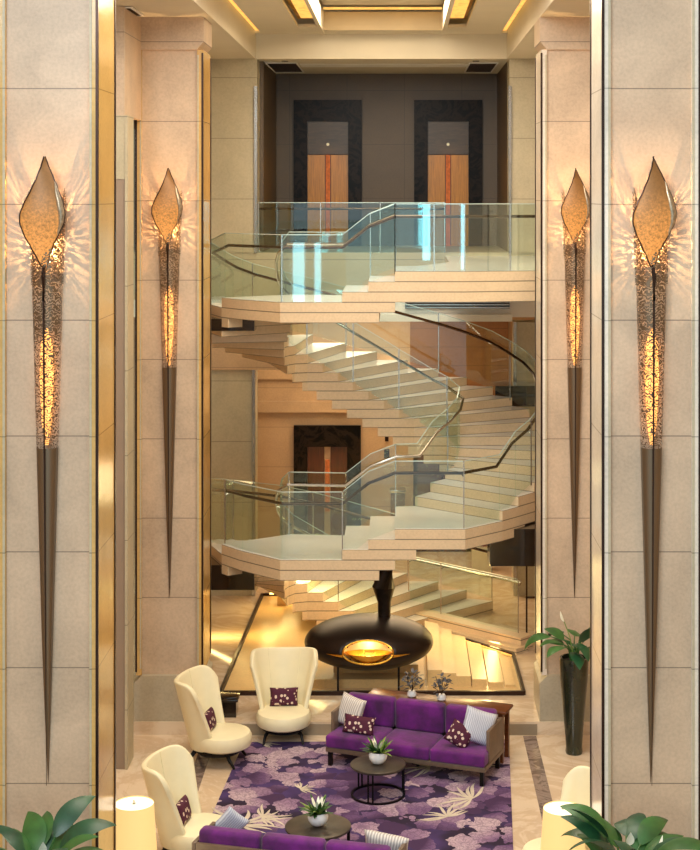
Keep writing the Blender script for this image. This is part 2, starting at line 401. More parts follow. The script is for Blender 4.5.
# walls (side walls well behind the columns, lower lobby wall, upper lobby wall)
b = B(); b.box(-7.3, -7, 6, 40, -.3, 14); struct('wall_left', b, 'wall')
b = B(); b.box(6, 6.3, 6, 40, -.3, 14); struct('wall_right', b, 'wall')
YW = 36.0
b = B()
b.box(-9, 8, YW, YW+.3, .2, 5.8)
struct('wall_back', b, 'lowwall')
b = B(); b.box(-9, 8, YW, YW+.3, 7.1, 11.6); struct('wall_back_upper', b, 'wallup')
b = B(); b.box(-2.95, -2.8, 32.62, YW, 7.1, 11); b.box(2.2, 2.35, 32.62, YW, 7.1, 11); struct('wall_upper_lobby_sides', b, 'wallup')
b = B()   # horizontal cornice bands on lower wall
for z0, z1, p in ((3.35, 3.6, .14), (3.6, 4.1, .08), (4.1, 4.3, .16)): b.box(-4, -.35, YW-p, YW, z0, z1)
struct('trim_3', b, 'lowwall')
b = B(); b.box(.23, 2.45, YW-.06, YW, 3.3, 5.75); struct('trim_11', b, 'brownwall')
# upper floor slab with moulded edge
b = B(); b.box(-7, 6, 32, YW+.2, 6.15, 7.1); struct('floor_upper', b, 'pier')
b = B(); b.box(-7, 6, 32.02, YW, 5.8, 6.15); b.box(-2.9, 2.25, 31.9, 32, 5.72, 5.86); struct('ceiling_lower_lobby', b, 'ceilw')
# lobby ceiling and main coffered ceiling
b = B(); b.box(-7, 6, 32.3, YW, 11.0, 11.15); struct('ceiling_upper_lobby', b, 'ceil')
b = B(); b.box(-2.1, 1.6, 33.2, 34.0, 10.99, 10.999); struct('trim_4', b, 'ceilw')
b = B()
Z0 = 11.5; Z1 = 11.56
b.box(-2.78, -1.97, 22, 31.7, Z0, Z1); b.box(-1.57, -1.5, 22, 31.7, Z0-.05, Z1+.3); b.box(.82, .9, 22, 31.7, Z0-.05, Z1+.3)
b.box(1.28, 2.02, 22, 31.7, Z0, Z1)
b.box(-1.97, -1.57, 30.7, 31.7, Z0, Z1); b.box(.9, 1.28, 30.7, 31.7, Z0, Z1)
b.box(-2.9, 2.2, 31.7, 32.2, Z0, Z1); b.box(-1.5, .82, 31.3, 31.7, Z0, Z1)
struct('ceiling', b, 'ceil')
b = B(); b.box(-1.5, .82, 31.25, 31.3, Z0, 11.86); struct('trim_5', b, 'brown')
b = B(); b.box(-1.5, .82, 22, 31.0, 11.97, 12.05); b.box(-3.1, 2.4, 22, 32, 12.1, 12.15); struct('ceiling_coffer', b, 'ceil')
b = B(); b.box(-1.97, -1.57, 22, 30.7, 11.66, 11.7); b.box(.9, 1.28, 22, 30.7, 11.66, 11.7); struct('trim_6', b, 'gold')
b = B()
b.box(-1.5, .82, 31.05, 31.2, 11.9, 11.93)
b.box(-2.88, -2.8, 22, 31.7, 11.54, 11.58); b.box(2.04, 2.12, 22, 31.7, 11.54, 11.58)
b.box(-1.9, -1.64, 22, 30.5, 11.655, 11.659); b.box(.96, 1.22, 22, 30.5, 11.655, 11.659)
struct('trim_7', b, 'goldglow')
# longitudinal beams above the colonnade and transverse beam
b = B(); b.box(-3.35, -2.9, 22, 32, 11.0, 12.1); b.box(2.15, 2.6, 22, 32, 11.0, 12.1); b.box(-3.35, 2.6, 32, 32.3, 11.0, 12.1)
struct('trim_8', b, 'ceil')
# aisle ceilings
b = B(); b.box(-7, -3.35, 20, 40, 11.0, 11.1); struct('ceiling_left_aisle', b, 'ceil')
b = B(); b.box(2.6, 6, 20, 40, 11.0, 11.1); struct('ceiling_right_aisle', b, 'ceil')
# piers at the lobby mouth
def pier(x0, x1, z0, z1, label, inner):
    t = thing('stone_pier', label, 'pier', (0, 0, 0))
    b = B(); b.box(x0, x1, 31.98, 32.6, z0, z1); obj('shaft', b, 'pier', t)
    b = B(); xi = x1-.03 if inner > 0 else x0-.0
    b.box(xi-.02, xi+.04, 31.94, 31.99, z0, z1-.55 if z1 > 8 else z1); obj('metal_strip', b, 'chrome', t)
pier(-4.3, -2.88, 7.1, 11.0, 'tall pale stone pier left of the upper lift lobby', 1)
pier(2.2, 3.6, 7.1, 11.0, 'tall pale stone pier right of the upper lift lobby', -1)
pier(-4.3, -2.92, .2, 4.75, 'grey-beige stone pier left of the lower lift lobby, below the stairs', 1)
pier(2.3, 3.6, .2, 5.70, 'pale stone pier right of the lower lobby behind the stairs', -1)
b = B(); b.box(-4.3, -2.2, 31.9, 32.4, 4.75, 5.9); struct('trim_9', b, 'lowwall')

# ================================================================== COLUMNS
def column(x0, x1, y0, label, plinth=True, side=1):
    d = 1.02; y1 = y0+d
    t = thing('stone_column', label, 'column', ((x0+x1)/2, y0+d/2, 0), 0)
    ox, oy = (x0+x1)/2, y0+d/2
    X0, X1, Y0, Y1 = x0-ox, x1-ox, y0-oy, y1-oy
    rim = .085; rec = .05
    # shaft with recessed front panel
    b = B(); b.box(X0+rim, X1-rim, Y0+rec, Y1-.02, .9, 10.5)
    obj('panel', b, 'col', t)
    b = B()
    for a, c in ((X0, X0+rim), (X1-rim, X1)):
        b.box(a, c, Y0, Y1, .9, 10.5)
    obj('side_slab', b, 'colside' if x0 < 0 else 'colpale', t)
    b = B()
    for xx in (X0+rim-.028, X1-rim+.003):
        b.box(xx, xx+.025, Y0-.008, Y0+rec, 1.0, 10.42)
    obj('bead', b, 'pier', t)
    b = B()
    for xx in (X0-.012, X1-.016):
        b.box(xx, xx+.028, Y0-.012, Y0+.02, .95, 10.45)
    for xx in (X0-.012, X1+.0): b.box(xx, xx+.012, Y1-.03, Y1+.02, .95, 10.45)
    obj('bronze_edge', b, 'bronze', t)
    # plinth and capital with chamfered shoulders
    b = B(); b.prismY([(X0-.03, 0), (X1+.03, 0), (X1+.03, .78), (X1-.09, .9), (X0+.09, .9), (X0-.03, .78)], Y0-.03, Y1+.03)
    obj('plinth', b, 'plinth', t)
    b = B(); b.prismY([(X0-.02, 11.0), (X1+.02, 11.0), (X1+.02, 10.62), (X1-.09, 10.5), (X0+.09, 10.5), (X0-.02, 10.62)], Y0-.02, Y1+.02)
    if y0 > 20: obj('capital', b, 'col', t)
    else:
        b.bm.free(); b = B(); b.box(X0, X1, Y0, Y1, 10.5, 14); obj('capital', b, 'col', t)
    return t
column(-4.23, -3.18, 16.7, 'near left limestone column carrying the largest left torch sconce')
column(2.13, 3.15, 16.7, 'near right limestone column with an edge strip paled by window reflection')
column(-4.05, -3.03, 24.4, 'far left limestone column beside the raised hearth floor')
column(2.17, 3.19, 24.4, 'far right limestone column behind the tall dark green vase')
# aisle piers between the columns
t = thing('stone_partition', 'slim white and mauve stone partition between the two left columns', 'wall pier', (-3.99, 22.9, 0))
b = B(); b.box(-.1, .03, 0, .6, 0, 8.5); obj('mauve_panel', b, 'mauve', t)
b = B(); b.box(.03, .07, -.02, .5, 0, 9.42); obj('pale_edge', b, 'pier', t)
b = B(); b.box(-.1, .03, -.01, .6, 8.5, 9.42); obj('pale_head', b, 'pier', t)
t = thing('stone_bulkhead', 'beige stone bulkhead above the slim partition on the left', 'wall pier', (-3.99, 22.9, 9.42))
b = B(); b.box(-.5, .02, .0, 1.5, .0, 1.57); obj('block', b, 'col', t)
t = thing('glass_screen', 'narrow dark glass screen between slim partition and far left column', 'screen', (-4.0, 24.9, 0))
b = B(); b.box(-.28, -.03, .0, .03, 0, 9.3); obj('pane', b, 'glass2', t)
b = B(); b.box(-.06, -.03, -.03, .0, 0, 9.3); b.box(-.3, -.27, -.03, .0, 0, 9.3); obj('frame', b, 'bronze', t)

# ================================================================== SCONCES (torch-shaped, tip z 8.68, foot z 2.09)
def sconce(cx, yf, label):
    t = thing('torch_sconce', label, 'wall light', (cx, yf, 8.68), 0, 'torch sconces on the columns')
    H = 6.59
    def rad(u):      # body radius, u 0 top .. 1 foot
        return .175*(1-u)**.9+.002
    # half-round tapering body, open top that rises at the flanks
    def body(u, v):
        a = PI*(1.0-u)       # left to right, bulging toward -Y
        top = -.62+.30*abs(math.cos(a))**2
        z = top+(-H-top)*v
        uu = min(1, max(0, (-z-.4)/(H-.4)))
        r = rad(uu)
        if v*0 == 0 and (u < .12 or u > .88):     # flanks run back to the wall
            f = (u/.12) if u < .12 else ((1-u)/.12)
            sg = -1 if u < .12 else 1
            return (sg*r, -.002-.07*f*min(1, r/.05), z)
        a = PI*(1-(u-.12)/.76)
        return (r*math.cos(a), -.002-.07*min(1, r/.05)-r*.85*math.sin(a), z)
    b = B(); b.grid(body, 22, 60); o = obj('pierced_body', b, 'pierced', t, sharp=False)
    b = B()
    b.tube([(0, -.082-.85*rad(k/20)-.004, -1.15-(H-1.15)*k/20) for k in range(21)], [.012-.009*k/20 for k in range(21)], 6)
    obj('seam_rod', b, 'bronze', t)
    b = B(); b.lathe([(.02, -3.02), (.05, -2.8), (.075, -2.3), (.06, -1.95), (.01, -1.8)], (0, -.08, 0), 14, 1, .7)
    obj('glowing_liner', b, 'sconceglow', t)
    # leaf-shaped shade: curved shell, tip up
    def hw(v):       # v 0 tip .. 1 bottom
        ks = [(0, .0), (.08, .03), (.18, .075), (.3, .135), (.42, .195), (.52, .228), (.6, .222), (.7, .175), (.82, .105), (.92, .055), (1, .022)]
        for (a, x), (c, y) in zip(ks, ks[1:]):
            if v <= c: f = (v-a)/(c-a); f = f*f*(3-2*f)*.35+f*.65; return x+(y-x)*f
        return .022
    def leaf(u, v):
        s = 2*u-1; q = hw(v)
        return (s*q+.02*math.sin(v*6), -.16-.12*math.sin(PI*min(1, v*.95+.05))-.05*(1-s*s)*(q/.228)+s*.03, -1.15*v)
    b = B(); b.grid(leaf, 14, 34); o = obj('leaf_shade', b, 'flame_l', t, sharp=False)
    md = o.modifiers.new('thick', 'SOLIDIFY'); md.thickness = .006
    b = B()
    for s in (0, 1):
        b.tube([leaf(s, k/34) for k in range(35)], .0075, 6)
    obj('leaf_rim', b, 'bronze', o)
    def shield(u, v):
        x = (2*u-1)*.20; sc_ = abs(math.sin(2*PI*u))
        top = -.36-.11*sc_
        return (x*(1-.15*v), -.05, top+(-1.35-top)*v)
    b = B(); b.grid(shield, 32, 20); obj('pierced_light_shield', b, 'pierced', t, sharp=False)  # hidden plate added to shape the scalloped lamp light on the column
    b = B()
    def fold(u, v):
        vv = .22+.5*v; p = leaf(1, vv); wv_ = .085*math.sin(PI*v)
        return (p[0]-wv_*u, p[1]-.012-.03*math.sin(PI*u)*math.sin(PI*v), p[2])
    b.grid(fold, 5, 16); obj('leaf_fold', b, 'foldsilver', t, sharp=False)
    b = B(); b.tube([leaf(.5, .99), (0, -.25, -1.25), (0, -.235, -1.5)], [.02, .022, .014], 8); obj('ferrule', b, 'bronze', t)
    point('sconce_lamp', (cx, yf-.11, 8.68-.98), 34, (1, .60, .28), .008)
    spot('sconce_uplight', (cx, yf-.13, 8.68-.9), (cx, yf+.25, 8.68+1.2), 170, (1, .58, .26), 95, .6, .01)
    point('sconce_lamp', (cx, yf-.05, 8.68-2.2), 4, (1, .60, .28), .012)
sconce(-3.705, 16.75, 'torch sconce with glowing leaf shade on the near left column')
sconce(2.64, 16.75, 'torch sconce with glowing leaf shade on the near right column')
sconce(-3.54, 24.45, 'torch sconce with glowing leaf shade on the far left column')
sconce(2.68, 24.45, 'torch sconce on the far right column above the tall vase')

# ================================================================== STAIRCASE (helical, octagonal plan)
R = 4.15/25; ZB = 2.39
def Z(k): return ZB+k*R
OUT = {0: (-3.0, 26.75), 1: (-.93, 25.6), 2: (-.51, 25.6), 3: (-.08, 25.6), 4: (1.69, 26.24), 5: (1.98, 26.6), 6: (2.28, 27.0), 7: (2.5, 27.5),
       8: (2.62, 28.2), 9: (2.65, 28.9), 10: (2.62, 29.6), 11: (2.45, 30.1), 12: (2.15, 30.5), 13: (1.8, 30.8), 14: (1.3, 31), 15: (.75, 31), 16: (.15, 31),
       17: (-.45, 31), 18: (-1.05, 31), 19: (-1.7, 31), 20: (-2.35, 30.8), 21: (-2.85, 30.2), 22: (-3.15, 29.5), 23: (-3.3, 28.7), 24: (-3.4, 27.8)}
INN = {0: (-1.9, 27.55), 1: (-.93, 27.45), 2: (-.51, 27.45), 3: (-.08, 27.45), 4: (.26, 27.5), 5: (.53, 27.9), 6: (.8, 28.25), 7: (.97, 28.45),
       8: (1.02, 28.62), 9: (.83, 28.8), 10: (.54, 28.8), 11: (.26, 28.8), 12: (-.02, 28.8), 13: (-.29, 28.8), 14: (-.57, 28.8), 15: (-.85, 28.8), 16: (-1.12, 28.8),
       17: (-1.4, 28.8), 18: (-1.68, 28.8), 19: (-1.9, 28.72), 20: (-2.0, 28.55), 21: (-2.05, 28.38), 22: (-2.06, 28.2), 23: (-2.05, 28.02), 24: (-2.0, 27.8)}
EXO = {0: [(-2.65, 26.3), (-1.93, 25.6)], 3: [(1.05, 25.6)]}
EXI = {0: [], 3: []}
def seg_out(k): return [OUT[k % 25]]+EXO.get(k % 25, [])+[OUT[(k+1) % 25]]
def seg_in(k): return [INN[k % 25]]+EXI.get(k % 25, [])+[INN[(k+1) % 25]]
def lerp(a, b, t): return (a[0]+(b[0]-a[0])*t, a[1]+(b[1]-a[1])*t)
stair = thing('spiral_staircase', 'pale stone winding staircase with stepped soffits, glass balustrades and bronze handrails', 'staircase', (0, 28, .2))
stair.location = (0, 0, 0)
K0, K1 = -12, 27
for k in range(K0, K1+1):
    so_, si_ = seg_out(k), seg_in(k); poly = so_+si_[::-1]
    zt = Z(k); zb = max(.2, zt-2*R)
    land = (k % 25) in (0, 3)
    b = B(); b.prism(poly, zb, zt-.03 if False else zt)
    # tail carried under the next tread
    if k < K1:
        n_o, n_i = seg_out(k+1), seg_in(k+1)
        nl = (k+1) % 25 in (0, 3)
        zt2 = zt-R; zb2 = zb
        if zt2 > zb2+.01:
            f = .35 if (k+1) % 25 == 0 else (.3 if nl else 1.0)
            if nl: q = [n_o[0], lerp(n_o[0], n_o[1], f), lerp(n_i[0], n_i[-1], f), n_i[0]]
            else: q = [n_o[0], n_o[1], n_i[1], n_i[0]]
            b.prism(q, zb2, zt2)
            if not nl and (k+2) % 25 not in (0, 3, 4):
                m_o, m_i = seg_out(k+2), seg_in(k+2)
                b.prism([m_o[0], lerp(m_o[0], m_o[1], .4), lerp(m_i[0], m_i[1], .4), m_i[0]], zb2, zt2)
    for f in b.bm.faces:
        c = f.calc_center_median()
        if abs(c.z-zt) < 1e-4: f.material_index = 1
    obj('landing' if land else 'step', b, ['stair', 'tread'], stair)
# top platform bridging to the lift lobby
b = B(); zt = Z(28); tp = [(-.08, 25.6), (1.05, 25.6), (3.1, 26.05), (3.1, 32.0), (.9, 32.0), (.9, 29), (.3, 27.5), (-.08, 27.45)]
b.prism(tp, zt-3*R, zt)
for f in b.bm.faces:
    if abs(f.calc_center_median().z-zt) < 1e-4: f.material_index = 1
obj('top_landing', b, ['stair', 'tread'], stair)
# dark lacquered boxes where the flights meet the galleries
for x0, x1, y0, y1, z0, z1 in ((1.5, 3.4, 26.5, 27.3, 2.08, 2.70), (-3.5, -2.45, 26.75, 27.6, 1.62, 2.04), (-3.5, -2.45, 26.75, 27.6, 5.98, 6.18), (1.85, 2.75, 30.9, 31.6, 4.15, 4.55)):
    b = B(); b.box(x0, x1, y0, y1, z0, z1); obj('dark_support_box', b, 'dark', stair)

def nrm(p, q, s):
    d = Vector((q[0]-p[0], q[1]-p[1])).normalized(); return Vector((-d.y, d.x))*s
def balustrade(path, inset, rail_mat, post_every=2, gl='glass', hgt=1.08, railh=.88, parent=None, rin=.07):
    """path: list of (x,y,z) at tread level; glass panels between post points, handrail along"""
    P = [Vector(p) for p in path]
    # inset path toward left normal (interior)
    Q = []
    for i, p in enumerate(P):
        a = P[max(i-1, 0)]; c = P[min(i+1, len(P)-1)]
        d = Vector((c.x-a.x, c.y-a.y, 0)).normalized(); n = Vector((-d.y, d.x, 0))
        Q.append((p+n*inset, p+n*(inset+rin)))
    idx = list(range(0, len(P)-1, post_every))+[len(P)-1]
    for a, c in zip(idx, idx[1:]):
        b = B(); e = B()
        for i in range(a, c):
            p, q = Q[i][0], Q[i+1][0]
            p2 = p+(q-p)*(.012/(q-p).length) if i == a else p; q2 = q-(q-p)*(.012/(q-p).length) if i == c-1 else q
            b.bar(p2-Vector((0, 0, .02)), q2-Vector((0, 0, .02)), .014, hgt+.02)
            e.bar(p2+Vector((0, 0, hgt)), q2+Vector((0, 0, hgt)), .018, .012)
        g = obj('glass_panel', b, gl, parent); obj('top_edge', e, 'edge', g)
    for i in idx:
        b = B(); p = Q[i][0]; b.box(p.x-.009, p.x+.009, p.y-.02, p.y+.02, p.z-.05, p.z+hgt+.01); obj('post', b, 'chrome', parent)
    b = B(); b.tube([q+Vector((0, 0, railh)) for _, q in Q], .026, 8)
    h = obj('handrail', b, rail_mat, parent)
    b = B()
    for i in idx: b.tube([Q[i][0]+Vector((0, 0, railh-.05)), Q[i][1]+Vector((0, 0, railh-.03)), Q[i][1]+Vector((0, 0, railh-.01))], .01, 6)
    obj('rail_bracket', b, 'chrome', h)
def railpath(k0, k1, side):
    pts = []
    for k in range(k0, k1):
        s = (seg_out if side == 'o' else seg_in)(k); flat = (k % 25) in (0, 3)
        z = Z(k)
        if not pts: pts.append((s[0][0], s[0][1], z+(0 if flat else R*.5)))
        if flat:
            pts[-1] = (pts[-1][0], pts[-1][1], z)
            for p in s[1:]: pts.append((p[0], p[1], z))
        else:
            pts.append((s[1][0], s[1][1], Z(k+1)))
    return pts
balustrade(railpath(-12, 28, 'o')[:], .06, 'railbronze', 3, parent=stair)
balustrade([(x, y, z) for x, y, z in railpath(-12, 28, 'i')][::1], -.06, 'chrome', 3, parent=stair, rin=-.07)
balustrade([(-.08, 25.6, Z(28)), (.55, 25.6, Z(28)), (1.05, 25.6, Z(28)), (1.8, 25.77, Z(28)), (3.05, 26.04, Z(28))], .06, 'railbronze', 1, gl='glass2', parent=stair)

# upper lobby balustrade
bal = thing('glass_balustrade', 'green-tinted glass balustrade along the upper lobby edge below the lift doors', 'balustrade', (0, 0, 0))
balustrade([(-2.85, 32.0, 7.1), (-1.6, 32.0, 7.1), (-.4, 32.0, 7.1), (.9, 32.0, 7.1)], .05, 'railbronze', 1, gl='glass2', hgt=1.0, parent=bal)
# ground balustrade on stone curb beside hearth
gb = thing('curb_balustrade', 'glass balustrade on a stone curb running down beside the hearth, right of the flue', 'balustrade', (0, 0, 0))
b = B(); b.bar((.11, 30.2, .2), (2.25, 28.2, .2), .34, .24); b.bar((.3, 29.9, .2), (2.15, 28.0, .2), .3, .1); obj('curb', b, 'stair', gb)
balustrade([(.15, 30.25, .44), (.75, 29.68, .44), (2.1, 28.4, .44)], .02, 'chrome', 1, hgt=.95, parent=gb)
fr = thing('metal_frame', 'slender dark metal frame at the right end of the curb balustrade', 'stand', (2.45, 29.2, .2))  # plain dark metal frame, purpose unknown
b = B()
for x in (-.14, .12): b.box(x, x+.03, -.02, .02, 0, 1.55)
b.box(-.14, .15, -.02, .02, 1.52, 1.56); b.box(-.14, .15, -.02, .02, .66, .69); obj('frame', b, 'bronze', fr)

# slot grille on the slab edge
t = thing('slot_grille', 'long horizontal dark slot grille on the slab edge under the top landing', 'vent', (0, 31.9, 5.98))
b = B(); b.box(.1, 2.2, .04, .08, 0, .17); obj('backing', b, 'grille', t)
for i in range(3):
    b = B(); b.box(.1, 2.2, .0, .06, .01+i*.056, .035+i*.056); obj('slat', b, 'chrome', t)
# ceiling vents
def vent(x0, x1, y0, y1, z, label):
    t = thing('ceiling_vent', label, 'vent', ((x0+x1)/2, (y0+y1)/2, z)); w_, h_ = (x1-x0)/2, (y1-y0)/2
    b = B(); b.box(-w_, w_, -h_, h_, -.01, .0); obj('backing', b, 'grille', t)
    b = B(); b.box(-w_-.03, w_+.03, -h_-.03, -h_, -.02, 0); b.box(-w_-.03, w_+.03, h_, h_+.03, -.02, 0); b.box(-w_-.03, -w_, -h_, h_, -.02, 0); b.box(w_, w_+.03, -h_, h_, -.02, 0)
    obj('frame', b, 'ceilw', t)
    b = B(); n = 10
    for i in range(n):
        y = -h_+2*h_*(i+.5)/n; b.box(-w_, w_, y-.012, y+.012, -.02, -.01)
    obj('louvre', b, 'bronze', t)
vent(-2.75, -2.15, 32.8, 35.2, 10.99, 'dark ceiling vent left above the upper lift lobby')
vent(1.45, 2.0, 32.8, 35.2, 10.99, 'dark ceiling vent right above the upper lift lobby')
vent(-4.2, -3.9, 23.0, 24.0, 10.99, 'small ceiling vent above the left aisle near the column top')
for x, y, l in ((-3.1, 32.15, 'left'), (1.4, 32.6, 'right'), (-2.35, 32.5, 'far left')):
    pass
for x, y, z, l in ((-2.35, 32.45, 11.0, 'tiny recessed downlight at the left of the upper lobby ceiling'), (1.55, 32.45, 11.0, 'tiny recessed downlight at the right of the upper lobby ceiling')):
    t = thing('downlight', l, 'ceiling light', (x, y, z)); b = B(); b.lathe([(.07, 0), (.07, -.02), (.05, -.02)], n=16); obj('ring', b, 'chrome', t)
    b = B(); b.lathe([(.05, -.012), (.001, -.012)], n=16, cap=False); obj('lens', b, 'goldglow', t)

# ================================================================== LIFT DOORS
def lift(px0, px1, z0, ztop, label, lower=False):
    s = 1590/YW; x0, x1 = (px0-400)/s, (px1-400)/s; cx = (x0+x1)/2; w_ = (x1-x0)/2
    t = thing('lift_doorway', label, 'lift', (cx, YW, z0)); H = ztop-z0; fw = .31
    b = B(); b.box(-w_, -w_+fw, -.12, 0, 0, H); b.box(w_-fw, w_, -.12, 0, 0, H); b.box(-w_+fw, w_-fw, -.12, 0, H-.48, H); obj('marble_surround', b, 'blackmarble', t)
    if not lower:
        b = B(); b.box(-w_+fw, w_-fw, -.05, 0, H-1.22, H-.48); o = obj('transom', b, 'liftd', t)
        b = B(); b.lathe([(.035, 0), (.035, .02), (.0, .02)], n=12); q = obj('floor_sign', b, 'petal', t); q.rotation_euler = (PI/2, 0, 0); q.location = (0, -.05, H-1.0)
    top = H-1.24 if not lower else H-.48
    for sx in (-1, 1):
        b = B(); a = sorted((sx*(w_-fw), sx*.07)); b.box(a[0], a[1], -.04, 0, 0, top); obj('door_leaf', b, 'redwood' if lower else 'lift', t)
    b = B(); b.box(-.05, .05, -.055, -.0, 0.9 if lower else 0, top-.3 if lower else top); o = obj('glowing_copper_strip', b, 'copper', t); o['label'] = 'glowing hammered copper strip'
lift(294, 362, 7.1, 10.4, 'left lift doorway in black marble on the upper floor')
lift(414, 482, 7.1, 10.4, 'right lift doorway in black marble on the upper floor')
lift(294, 361, .2, 3.05, 'lift doorway with red-brown doors on the lower floor behind the stairs', True)
def upspot():
    for x in (-1.63, 1.09):
        spot('lift_spot', (x, 35.0, 10.6), (x, 36.0, 8.6), 60, (1, .62, .24), 26)
upspot()
spot('wall_spot', (-.2, 35.2, 5.6), (-.15, 36, 2.2), 150, (1, .66, .34), 60)
# call panels
t = thing('wall_panel', 'pair of small dark call plates on the lit wall right of the lower lift', 'panel', (-.3, YW, 2.3))
for z0, z1, w_ in ((0, .2, .06), (.38, .55, .04)):
    b = B(); b.box(-w_, w_, -.03, 0, z0, z1); obj('plate', b, 'bronze', t)
t = thing('waste_bin', 'steel-topped waste bin against the lit wall of the lower lobby', 'bin', (-.05, 35.5, .2))
b = B(); b.rbox(-.16, .16, -.15, .15, 0, 1.42, .02, 2); obj('body', b, 'sofawood', t); b = B(); b.rbox(-.18, .18, -.17, .17, 1.42, 1.5, .02, 2); obj('rim', b, 'chrome', t)
t = thing('dark_doorway', 'dark wooden doorway right of the lit wall behind the stairs', 'doorway', (.95, YW, .2))
b = B(); b.box(-.65, .65, -.08, 0, 0, 2.75); obj('frame', b, 'bronze', t)
for x in (-.55, .02):
    b = B(); b.box(x, x+.53, -.11, -.08, .02, 2.65); obj('door_leaf', b, 'redwood', t)
t = thing('metal_sculpture', 'small red sculpture in the lit niche under the stairs', 'sculpture', (1.75, 34.2, .2))
b = B(); b.box(-.2, .2, -.15, .15, 0, .5); obj('pedestal', b, 'artboard', t)
b = B()
b.tube([(0.14*math.sin(k*1.1), .05*math.cos(k), .5+k*.09) for k in range(11)], [.05+.03*math.sin(k*2.1) for k in range(11)], 8); obj('figure', b, 'red', t)

# ================================================================== HEARTH + FIREPLACE
ht = thing('hearth', 'low stepped limestone hearth with bronze rim and glowing edges under the stairs', 'hearth', (0, 0, 0))
rim = [(-2.9, 25.65), (2.0, 25.65), (1.98, 27.75), (.25, 29.75), (.1, 31.9), (-2.77, 31.9)]
b = B(); n = len(rim)
for i in range(n): b.bar((*rim[i], .2), (*rim[(i+1) % n], .2), .05, .07)
obj('bronze_rim', b, 'bronze', ht)
b = B(); b.prism([(x*.985-.005, y+(.03 if y < 26 else -.03)) for x, y in rim], .2, .225); obj('base_slab', b, 'hearth', ht)
def slab(poly, z0, z1):
    b = B(); b.prism(poly, z0, z1); return obj('stone_block', b, 'hearth', ht)
slab([(-2.2, 26.3), (-1.6, 26.3), (-1.3, 31.0), (-2.2, 31.0)], .225, .33)
slab([(-1.45, 25.95), (.4, 25.95), (.4, 29.3), (-1.2, 29.3)], .225, .36)
slab([(-1.1, 26.3), (.3, 26.3), (.3, 28.9), (-.95, 28.9)], .36, .50)
slab([(-2.4, 31.1), (-.3, 31.1), (-.3, 31.5), (-2.4, 31.5)], .225, .5)
xs = [.45, .68, .92, 1.18, 1.45]
for i, x in enumerate(xs):
    y0 = 26.0+.0*i; y1 = 29.3-1.05*(x-.45)-.3
    slab([(x, y0), (x+.24, y0), (x+.24, y1-.2), (x, y1)], .225, .50-.05*i)
slab([(1.72, 26.0), (1.88, 26.0), (1.88, 27.5), (1.72, 27.6)], .225, .26)
b = B(); b.bar((.32, 29.55, .26), (1.93, 27.6, .26), .03, .02); o = obj('light_strip', b, 'goldglow', ht)
b = B(); b.box(-2.6, -.4, 31.7, 31.73, .3, .32); obj('light_strip', b, 'led', ht)
area('hearth_glow', (-2.55, 29, .9), (-2.2, 29, .2), .2, 5, 55, (1, .70, .25))
area('hearth_glow', (1.6, 28.2, .7), (.9, 27.2, .2), .2, 2.4, 26, (1, .70, .25))
area('hearth_glow', (-1.5, 31.2, 1.0), (-1.5, 30.2, .3), 2.4, .2, 40, (1, .70, .25))

fp = thing('fireplace', 'dark lens-shaped fireplace with round gold-lined opening, on two slim legs', 'fireplace', (-.51, 26.15, 0.2))
zc = .73
# oblate shell with an aperture cut at the front
b = B(); t_ = bmesh.new(); bmesh.ops.create_uvsphere(t_, u_segments=96, v_segments=48, radius=1)
A, Bd, Cz = 1.06, .92, .40
for v in t_.verts: v.co = Vector((v.co.x*A, v.co.y*Bd, v.co.z*Cz))
dele = []
for f in t_.faces:
    c = f.calc_center_median()
    if c.y < 0 and ((c.x)/.40)**2+((c.z-.05)/.175)**2 < 1: dele.append(f)
bmesh.ops.delete(t_, geom=dele, context='FACES')
b.absorb(t_, True); o = obj('shell', b, 'fire', fp, sharp=False); o.location = (0, 0, zc)
md = o.modifiers.new('thick', 'SOLIDIFY'); md.thickness = .02; md.offset = -1
b = B()
def ell(k, rx, rz): a = 2*PI*k/40; x = rx*math.cos(a); z = .05+rz*math.sin(a); y = -Bd*math.sqrt(max(0, 1-(x/A)**2-(z/Cz)**2)); return (x, y, z)
b.tube([ell(k, .40, .175) for k in range(41)], .016, 6); o = obj('opening_rim', b, 'firegold', fp); o.location = (0, 0, zc)
b = B()  # gold liner funnel and bowl inside
def fun(u, v):
    a = 2*PI*u; e = ell(u*40, .40, .175); k = v
    return (e[0]*(1-.15*k), e[1]+.35*k, e[2]*(1-.1*k)-.0*k)
b.grid(fun, 40, 6); b.faces([fun(k/40, 1) for k in range(40)], [tuple(range(40))]); o = obj('gold_liner', b, 'fireback', fp, sharp=False); o.location = (0, 0, zc)
b = B(); b.lathe([(.0, -.13), (.2, -.115), (.31, -.05), (.385, .03), (.37, .03), (.26, -.05), (0, -.09)], (0, -.76, 0), 40, 1, .5, cap=False); o = obj('fire_bowl', b, 'firegold', fp); o.location = (0, 0, zc)
b = B()
for s in (-1, 1):   # pointed gold creases at each side of the opening
    b.tube([(s*(.40+.03*k), -Bd*math.sqrt(max(0, 1-((.40+.03*k)/A)**2))-.004, .0) for k in range(10)], [.022*(1-k/9)+.002 for k in range(10)], 6)
o = obj('side_crease', b, 'firegold', fp); o.location = (0, 0, zc)
for s in (-1, 1):
    b = B(); b.box(s*.49-.017, s*.49+.017, -.517, -.483, -.2+.2, zc-.2); obj('leg', b, 'blackmetal', fp)
point('fire_lamp', (-.51, 25.55, .2+zc+.16), 4, (1, .86, .62), .05)
b = B(); b.tube([(.25, .1, zc+.25), (.25, .1, 1.35), (.24, .1, 1.6), (.27, .1, 2.1)], [.10, .11, .19, .18], 16); obj('flue', b, 'flue', fp)

